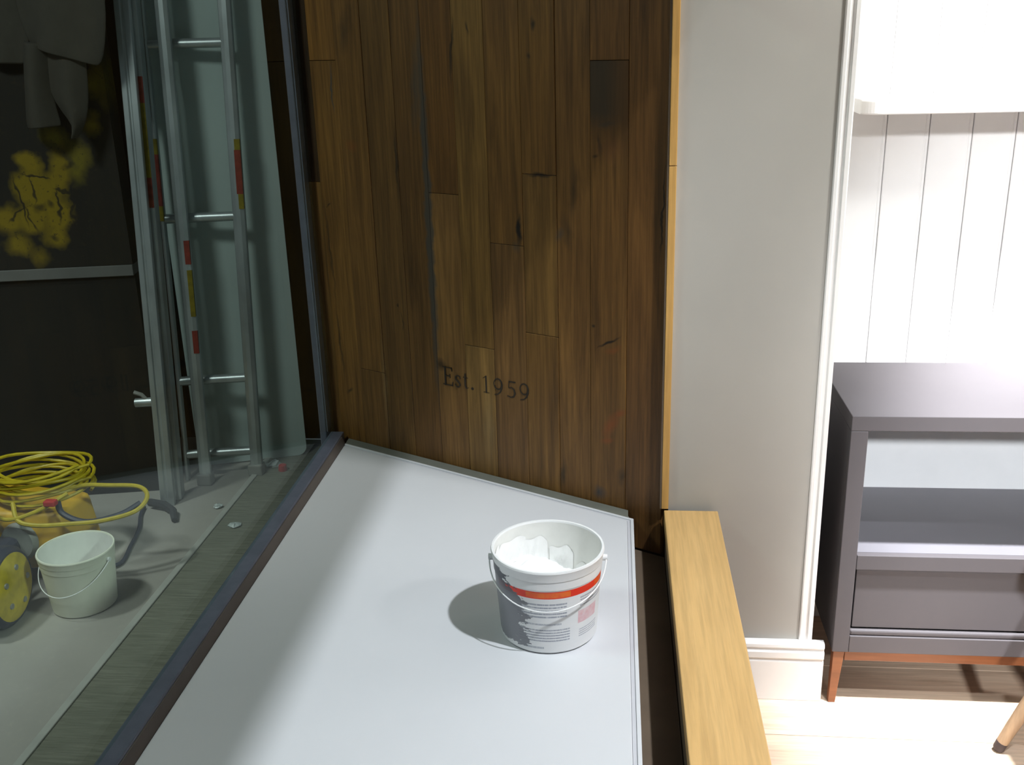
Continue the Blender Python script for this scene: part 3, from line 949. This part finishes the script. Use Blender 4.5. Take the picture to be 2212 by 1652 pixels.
for (a, b) in (((0.835, 1.905), (1.33, 1.80)), ((0.99, 1.62), (1.26, 2.0))):
    pa = Vector((a[0] + (1.08 - a[0]) * 0.19, a[1] + (1.84 - a[1]) * 0.19, 0.142 + (0.012 if a[0] > 0.9 else -0.012)))
    pb = Vector((b[0] + (1.08 - b[0]) * 0.19, b[1] + (1.84 - b[1]) * 0.19, 0.142 + (0.012 if a[0] > 0.9 else -0.012)))
    MB().tube([pa, pb], 0.0115, 10).build('stretcher', M['stool_wood'], sl, smooth=True)
MB().lathe([(0.02, 0.445), (0.155, 0.445), (0.168, 0.455), (0.168, 0.468), (0.155, 0.478), (0.02, 0.474)], 40, (1.08, 1.84, 0), True, True).build('seat', M['stool_wood'], sl, smooth=True)

# ---- ladder beyond the glass
ld_ = thing('aluminium_ladder', 'folded aluminium ladder with red and yellow paint marks leaning beyond glass', 'ladder', (-1.42, 3.17, 0))


def stile(b, t_, w, d, name='stile', paint=(), mat=None, slot=False):
    b, t_ = Vector(b), Vector(t_)
    L = (t_ - b)
    up = L.normalized()
    rx_ = Vector((math.cos(DA), math.sin(DA), 0))
    ry_ = up.cross(rx_).normalized()
    rx_ = ry_.cross(up).normalized()
    hw, hd_ = w / 2, d / 2
    if slot:
        prof_ = [(-hw, -hd_), (-hw * 0.25, -hd_), (-hw * 0.2, -hd_ + 0.004), (hw * 0.1, -hd_ + 0.004), (hw * 0.15, -hd_), (hw, -hd_), (hw, hd_), (-hw, hd_)]
    else:
        prof_ = [(-hw, -hd_), (-hw * 0.35, -hd_ - 0.004), (hw * 0.35, -hd_ - 0.004), (hw, -hd_), (hw, hd_), (-hw, hd_)]
    full = 2.35 / up.z
    o = MB().extrude(prof_, 0, full, lambda p, q, s: b + up * s + rx_ * p + ry_ * q).build(name, mat or M['alu'], ld_, bevel=0.0015, seg=1)
    for (z0, z1, cname, f0, f1) in paint:
        pr = [(hw * f0, -hd_ - 0.0052), (hw * f1, -hd_ - 0.0052), (hw * f1, -hd_ + 0.01), (hw * f0, -hd_ + 0.01)]
        MB().extrude(pr, z0 / up.z, z1 / up.z, lambda p, q, s: b + up * s + rx_ * p + ry_ * q).build('tape', M[cname], o)
    return o, b, up, rx_, ry_


M['tape_red'] = plain('tape_red', (0.27, 0.035, 0.022), 0.6, var=0.3, scale=40)
M['tape_yellow'] = plain('tape_yellow', (0.26, 0.20, 0.008), 0.6, var=0.25, scale=40)
s1 = stile((-1.530, 3.027, 0.0), (-1.495, 3.150, 1.636), 0.046, 0.026, slot=True)
s2 = stile((-1.516, 3.090, 0.0), (-1.482, 3.205, 1.636), 0.024, 0.055, paint=[(1.33, 1.41, 'tape_red', -0.9, 0.9), (1.10, 1.33, 'tape_yellow', -0.9, 0.9), (1.005, 1.10, 'tape_red', -0.9, 0.9)])
s2b = stile((-1.547, 3.240, 0.0), (-1.504, 3.310, 1.636), 0.013, 0.030, paint=[(1.16, 1.21, 'tape_yellow', -1, 1), (0.99, 1.16, 'tape_red', -1, 1), (0.94, 0.99, 'tape_yellow', -1, 1)])
s3 = stile((-1.462, 3.200, 0.0), (-1.426, 3.275, 1.636), 0.040, 0.022, paint=[(0.80, 0.88, 'tape_red', 0.1, 1), (0.62, 0.78, 'tape_yellow', 0.2, 1), (0.49, 0.57, 'tape_red', 0.1, 1)])
s4 = stile((-1.303, 3.290, 0.0), (-1.252, 3.360, 1.636), 0.040, 0.030, paint=[(1.165, 1.20, 'tape_yellow', 0.1, 1.02), (1.02, 1.165, 'tape_red', 0.0, 1.02), (0.97, 1.02, 'tape_yellow', 0.2, 1.02)])


def at(st, z, dx=0.0, dy=0.0):
    o, b, up, rx_, ry_ = st
    return b + up * (z / up.z) + rx_ * dx + ry_ * dy


for z in (0.095, 0.372, 0.655, 0.945, 1.225, 1.505, 1.785, 2.065):
    if z == 0.655 or z == 1.225:
        continue
    MB().tube([at(s2b, z, 0.0), at(s4, z, 0.0)], 0.0165, 14).build('rung', M['alu'], ld_, smooth=True)
MB().tube([at(s1, 2.25), at(s3, 2.25)], 0.012, 12).build('hinge_bar', M['alu'], ld_, smooth=True)
MB().tube([at(s2, 2.20), at(s2b, 2.20)], 0.010, 12).build('hinge_bar', M['alu'], ld_, smooth=True)
for st in (s3, s4):
    q = at(st, 0.001)
    MB().box(q.x - 0.028, q.x + 0.026, q.y - 0.022, q.y + 0.022, 0.0, 0.045).build('foot', M['grey_metal'], ld_, bevel=0.006)
q = at(s1, 0.001)
MB().tube([(q.x - 0.05, q.y - 0.03, 0.022), (q.x + 0.01, q.y - 0.05, 0.024), (q.x + 0.055, q.y - 0.085, 0.020), (q.x + 0.082, q.y - 0.14, 0.012)], [0.014, 0.014, 0.013, 0.009], 8).build('foot_clip', M['black_rubber'], ld_, smooth=True)
# rung end with bolt that sticks out at the left
q = at(s1, 0.372)
MB().tube([(q.x - 0.085, q.y + 0.005, 0.362), (q.x - 0.02, q.y + 0.01, 0.365)], 0.016, 12).build('stub', M['alu'], ld_, smooth=True)
MB().tube([(q.x - 0.085, q.y + 0.004, 0.40), (q.x - 0.06, q.y + 0.004, 0.392), (q.x - 0.045, q.y + 0.006, 0.372)], 0.007, 8).build('bolt', M['grey_metal'], ld_, smooth=True)

# ---- white board behind the ladder
bA, bB = Vector((-1.545, 3.345)), Vector((-1.168, 3.470))
dv = (bB - bA).normalized()
nv = Vector((-dv.y, dv.x))
rad = 0.035
mb = MB()
Lb = (bB - bA).length
pts = [(0, 0.004), (Lb - rad, 0.004)]
for i in range(1, 7):
    a = -PI / 2 + (PI / 2) * i / 6
    pts.append((Lb - rad + rad * math.cos(a), 0.004 + rad + rad * math.sin(a)))
pts += [(Lb, 2.4), (0, 2.4)]
bd = MB().extrude(pts, 0.0, 0.018, lambda p, q, s: (bA.x + dv.x * p + nv.x * s, bA.y + dv.y * p + nv.y * s, q)).build('white_board', M['board_white'], bevel=0.001, seg=1)
tag(bd, 'tall off white board with rounded corner standing behind the ladder', 'board')


# ---- hanging work coat beyond the glass
ct = thing('hanging_coat', 'limp beige work coat hanging in front of the spray painted board', 'coat', (-1.66, 3.02, 1.2))


def cloth(name, rows, y, amp, freq, bulge=0.02, nx=18):
    """rows: list of (z, xl, xr) from top to bottom"""
    nr = len(rows)
    vs, fs = [], []
    for i, (z, xl, xr) in enumerate(rows):
        if isinstance(z, tuple):
            zl, zr = z
        else:
            zl = zr = z
        for j in range(nx + 1):
            f = j / nx
            x = xl + (xr - xl) * f
            yy = y + amp * math.sin(freq * f * 6.28 + i * 0.35) - bulge * math.sin(PI * f)
            vs.append((x, yy, zl + (zr - zl) * f))
    for i in range(nr - 1):
        for j in range(nx):
            a = i * (nx + 1) + j
            fs.append((a, a + 1, a + nx + 2, a + nx + 1))
    MB().add(vs, fs).build(name, M['cloth'], ct, smooth=True, solid=0.004, subd=1)


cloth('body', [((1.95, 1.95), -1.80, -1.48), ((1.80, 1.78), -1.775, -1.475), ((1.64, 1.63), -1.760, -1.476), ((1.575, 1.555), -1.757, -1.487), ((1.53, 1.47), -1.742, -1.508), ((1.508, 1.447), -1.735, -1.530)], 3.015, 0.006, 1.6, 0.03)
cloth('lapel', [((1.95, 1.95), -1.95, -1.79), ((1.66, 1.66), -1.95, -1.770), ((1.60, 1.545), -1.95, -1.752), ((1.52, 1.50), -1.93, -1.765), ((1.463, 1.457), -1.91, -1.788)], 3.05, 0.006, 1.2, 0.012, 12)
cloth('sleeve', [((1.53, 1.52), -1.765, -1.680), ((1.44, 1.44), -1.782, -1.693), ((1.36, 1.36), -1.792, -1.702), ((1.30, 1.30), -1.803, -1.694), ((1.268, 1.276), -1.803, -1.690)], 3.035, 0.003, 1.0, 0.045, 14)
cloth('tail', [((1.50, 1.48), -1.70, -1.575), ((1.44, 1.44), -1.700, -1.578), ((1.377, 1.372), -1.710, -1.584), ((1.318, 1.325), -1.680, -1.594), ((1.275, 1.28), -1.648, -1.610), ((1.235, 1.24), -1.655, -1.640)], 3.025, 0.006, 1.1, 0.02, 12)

# ---- yellow machine on wheels, beyond the glass at the left edge
mc = thing('floor_machine', 'yellow wheeled machine with coiled cable beside white bucket', 'machine', (-1.78, 2.56, 0))
bodym = MB().hexa([(-1.98, 2.47, 0.035), (-1.615, 2.52, 0.035), (-1.60, 2.72, 0.035), (-1.98, 2.76, 0.035)], [(-1.95, 2.50, 0.225), (-1.625, 2.54, 0.205), (-1.61, 2.70, 0.205), (-1.95, 2.73, 0.225)]).build('body', M['yellow'], mc, bevel=0.018, seg=3, smooth=True)
MB().tube([(-1.735, 2.498, 0.135), (-1.735, 2.478, 0.137)], [0.058, 0.05], 24).build('motor_cover', M['grey_metal'], mc, smooth=True)
MB().tube([(-1.755, 2.482, 0.092), (-1.755, 2.468, 0.092)], [0.022, 0.018], 16).build('knob', M['navy'], mc, smooth=True)
MB().box(-1.90, -1.772, 2.40, 2.47, 0.03, 0.30).build('handle_post', M['navy'], mc, bevel=0.012)
MB().box(-1.92, -1.705, 2.24, 2.47, 0.02, 0.175).build('skirt', M['navy'], mc, bevel=0.03, seg=3)
wh = MB().lathe([(0.070, -0.030), (0.100, -0.028), (0.112, -0.015), (0.112, 0.015), (0.100, 0.028), (0.070, 0.030)], 40).build('wheel', M['navy'], mc, smooth=True, local=True)
wh.location = Vector((-1.660, 2.280, 0.112)) - Vector(mc.location)
wh.rotation_euler = (0, PI / 2, 0.05)
hb = MB().lathe([(0.004, 0.040), (0.045, 0.040), (0.085, 0.034), (0.0985, 0.026), (0.0985, -0.02), (0.004, -0.02)], 36, cap0=True).build('hub', M['yellow_hub'], wh, smooth=True, local=True)
for k in range(5):
    a = 2 * PI * k / 5 + 0.4
    MB().lathe([(0.003, 0.0), (0.008, 0.0), (0.009, -0.006)], 10, (0.055 * math.cos(a), 0.055 * math.sin(a), 0.0415), cap0=True).build('bolt', M['grey_metal'], wh, smooth=True, local=True)
MB().tube([(-1.660 - 0.05, 2.280, 0.112), (-1.660 - 0.13, 2.280, 0.112)], 0.015, 10).build('axle', M['grey_metal'], mc, smooth=True)

cbl = thing('power_cable', 'yellow cable coiled in loops on top of the wheeled machine', 'cable', (-1.72, 2.62, 0.22))
rng = random.Random(11)
pts = []
NL = 9
for k in range(NL * 28):
    a = 2 * PI * k / 28
    lp = k / 28
    rr = 0.145 - 0.007 * (lp % 4) + 0.006 * math.sin(a * 1.13 + lp)
    pts.append((-1.725 + rr * 1.05 * math.cos(a), 2.64 + rr * 0.85 * math.sin(a), 0.236 + 0.0095 * lp + 0.008 * math.sin(a * 2 + lp * 1.7)))
MB().tube(pts, 0.0052, 7).build('coil', M['yellow_cable'], cbl, smooth=True)


def spline(ctrl, n=10):
    P = [Vector(p) for p in ctrl]
    P = [P[0] * 2 - P[1]] + P + [P[-1] * 2 - P[-2]]
    out = []
    for i in range(1, len(P) - 2):
        for k in range(n):
            t_ = k / n
            a, b, c__, d = P[i - 1], P[i], P[i + 1], P[i + 2]
            out.append(0.5 * ((2 * b) + (-a + c__) * t_ + (2 * a - 5 * b + 4 * c__ - d) * t_ ** 2 + (-a + 3 * b - 3 * c__ + d) * t_ ** 3))
    out.append(P[-2])
    return out


MB().tube(spline([(-1.66, 2.56, 0.255), (-1.58, 2.60, 0.268), (-1.50, 2.62, 0.262), (-1.42, 2.64, 0.250), (-1.382, 2.61, 0.232), (-1.40, 2.56, 0.208), (-1.48, 2.515, 0.198), (-1.57, 2.49, 0.198), (-1.65, 2.465, 0.204), (-1.71, 2.47, 0.215), (-1.75, 2.52, 0.245)]), 0.0068, 8).build('loop', M['yellow_cable'], cbl, smooth=True)
MB().tube(spline([(-1.82, 2.50, 0.232), (-1.74, 2.47, 0.218), (-1.66, 2.50, 0.235), (-1.60, 2.56, 0.262)]), 0.0062, 8).build('loop', M['yellow_cable'], cbl, smooth=True)
bc = MB().tube(spline([(-1.61, 2.52, 0.10), (-1.56, 2.56, 0.03), (-1.50, 2.60, 0.008), (-1.52, 2.72, 0.007), (-1.545, 2.83, 0.007), (-1.585, 2.93, 0.007), (-1.60, 2.99, 0.007)]), 0.0065, 8).build('black_hose', M['navy'], smooth=True)
tag(bc, 'thin dark hose trailing over lobby floor behind the white bucket', 'hose')
bh = MB().tube(spline([(-1.63, 2.55, 0.245), (-1.60, 2.52, 0.215), (-1.53, 2.52, 0.190), (-1.45, 2.56, 0.195), (-1.40, 2.60, 0.215)]), 0.009, 8).build('dark_sleeve', M['navy'], cbl, smooth=True)
MB().box(-1.645, -1.61, 2.50, 2.525, 0.245, 0.262).build('plug', M['red_plastic'], cbl, bevel=0.004)

# ---- bits of rubbish at the foot of the board
rd = MB().lathe([(0.003, 0.0), (0.016, 0.0), (0.017, 0.004), (0.014, 0.022), (0.011, 0.024), (0.003, 0.024)], 20, (-1.215, 3.318, 0.0045), True, True).build('red_cap', M['red_plastic'], smooth=True)
tag(rd, 'small red plastic cap on rough ground by the board', 'bottle cap')
rng = random.Random(5)
for (wx, wy, s_, lab) in ((-1.265, 3.365, 0.024, 'crumpled pale wrapper next to the red cap'), (-1.345, 3.01, 0.014, 'small pale scrap on floor near ladder foot'), (-1.235, 2.87, 0.018, 'pale scrap lying on the rough strip by window')):
    bm_ = MB().lathe([(0.001, 0.0), (s_, 0.0), (s_ * 1.1, s_ * 0.3), (s_ * 0.7, s_ * 0.7), (0.001, s_ * 0.8)], 9, (0, 0, 0))
    bm_.v = [(wx + v[0] * rng.uniform(0.6, 1.3), wy + v[1] * rng.uniform(0.6, 1.3), 0.0045 + max(0, v[2] * rng.uniform(0.6, 1.2))) for v in bm_.v]
    o = bm_.build('wrapper', M['wrapper'])
    tag(o, lab, 'litter')
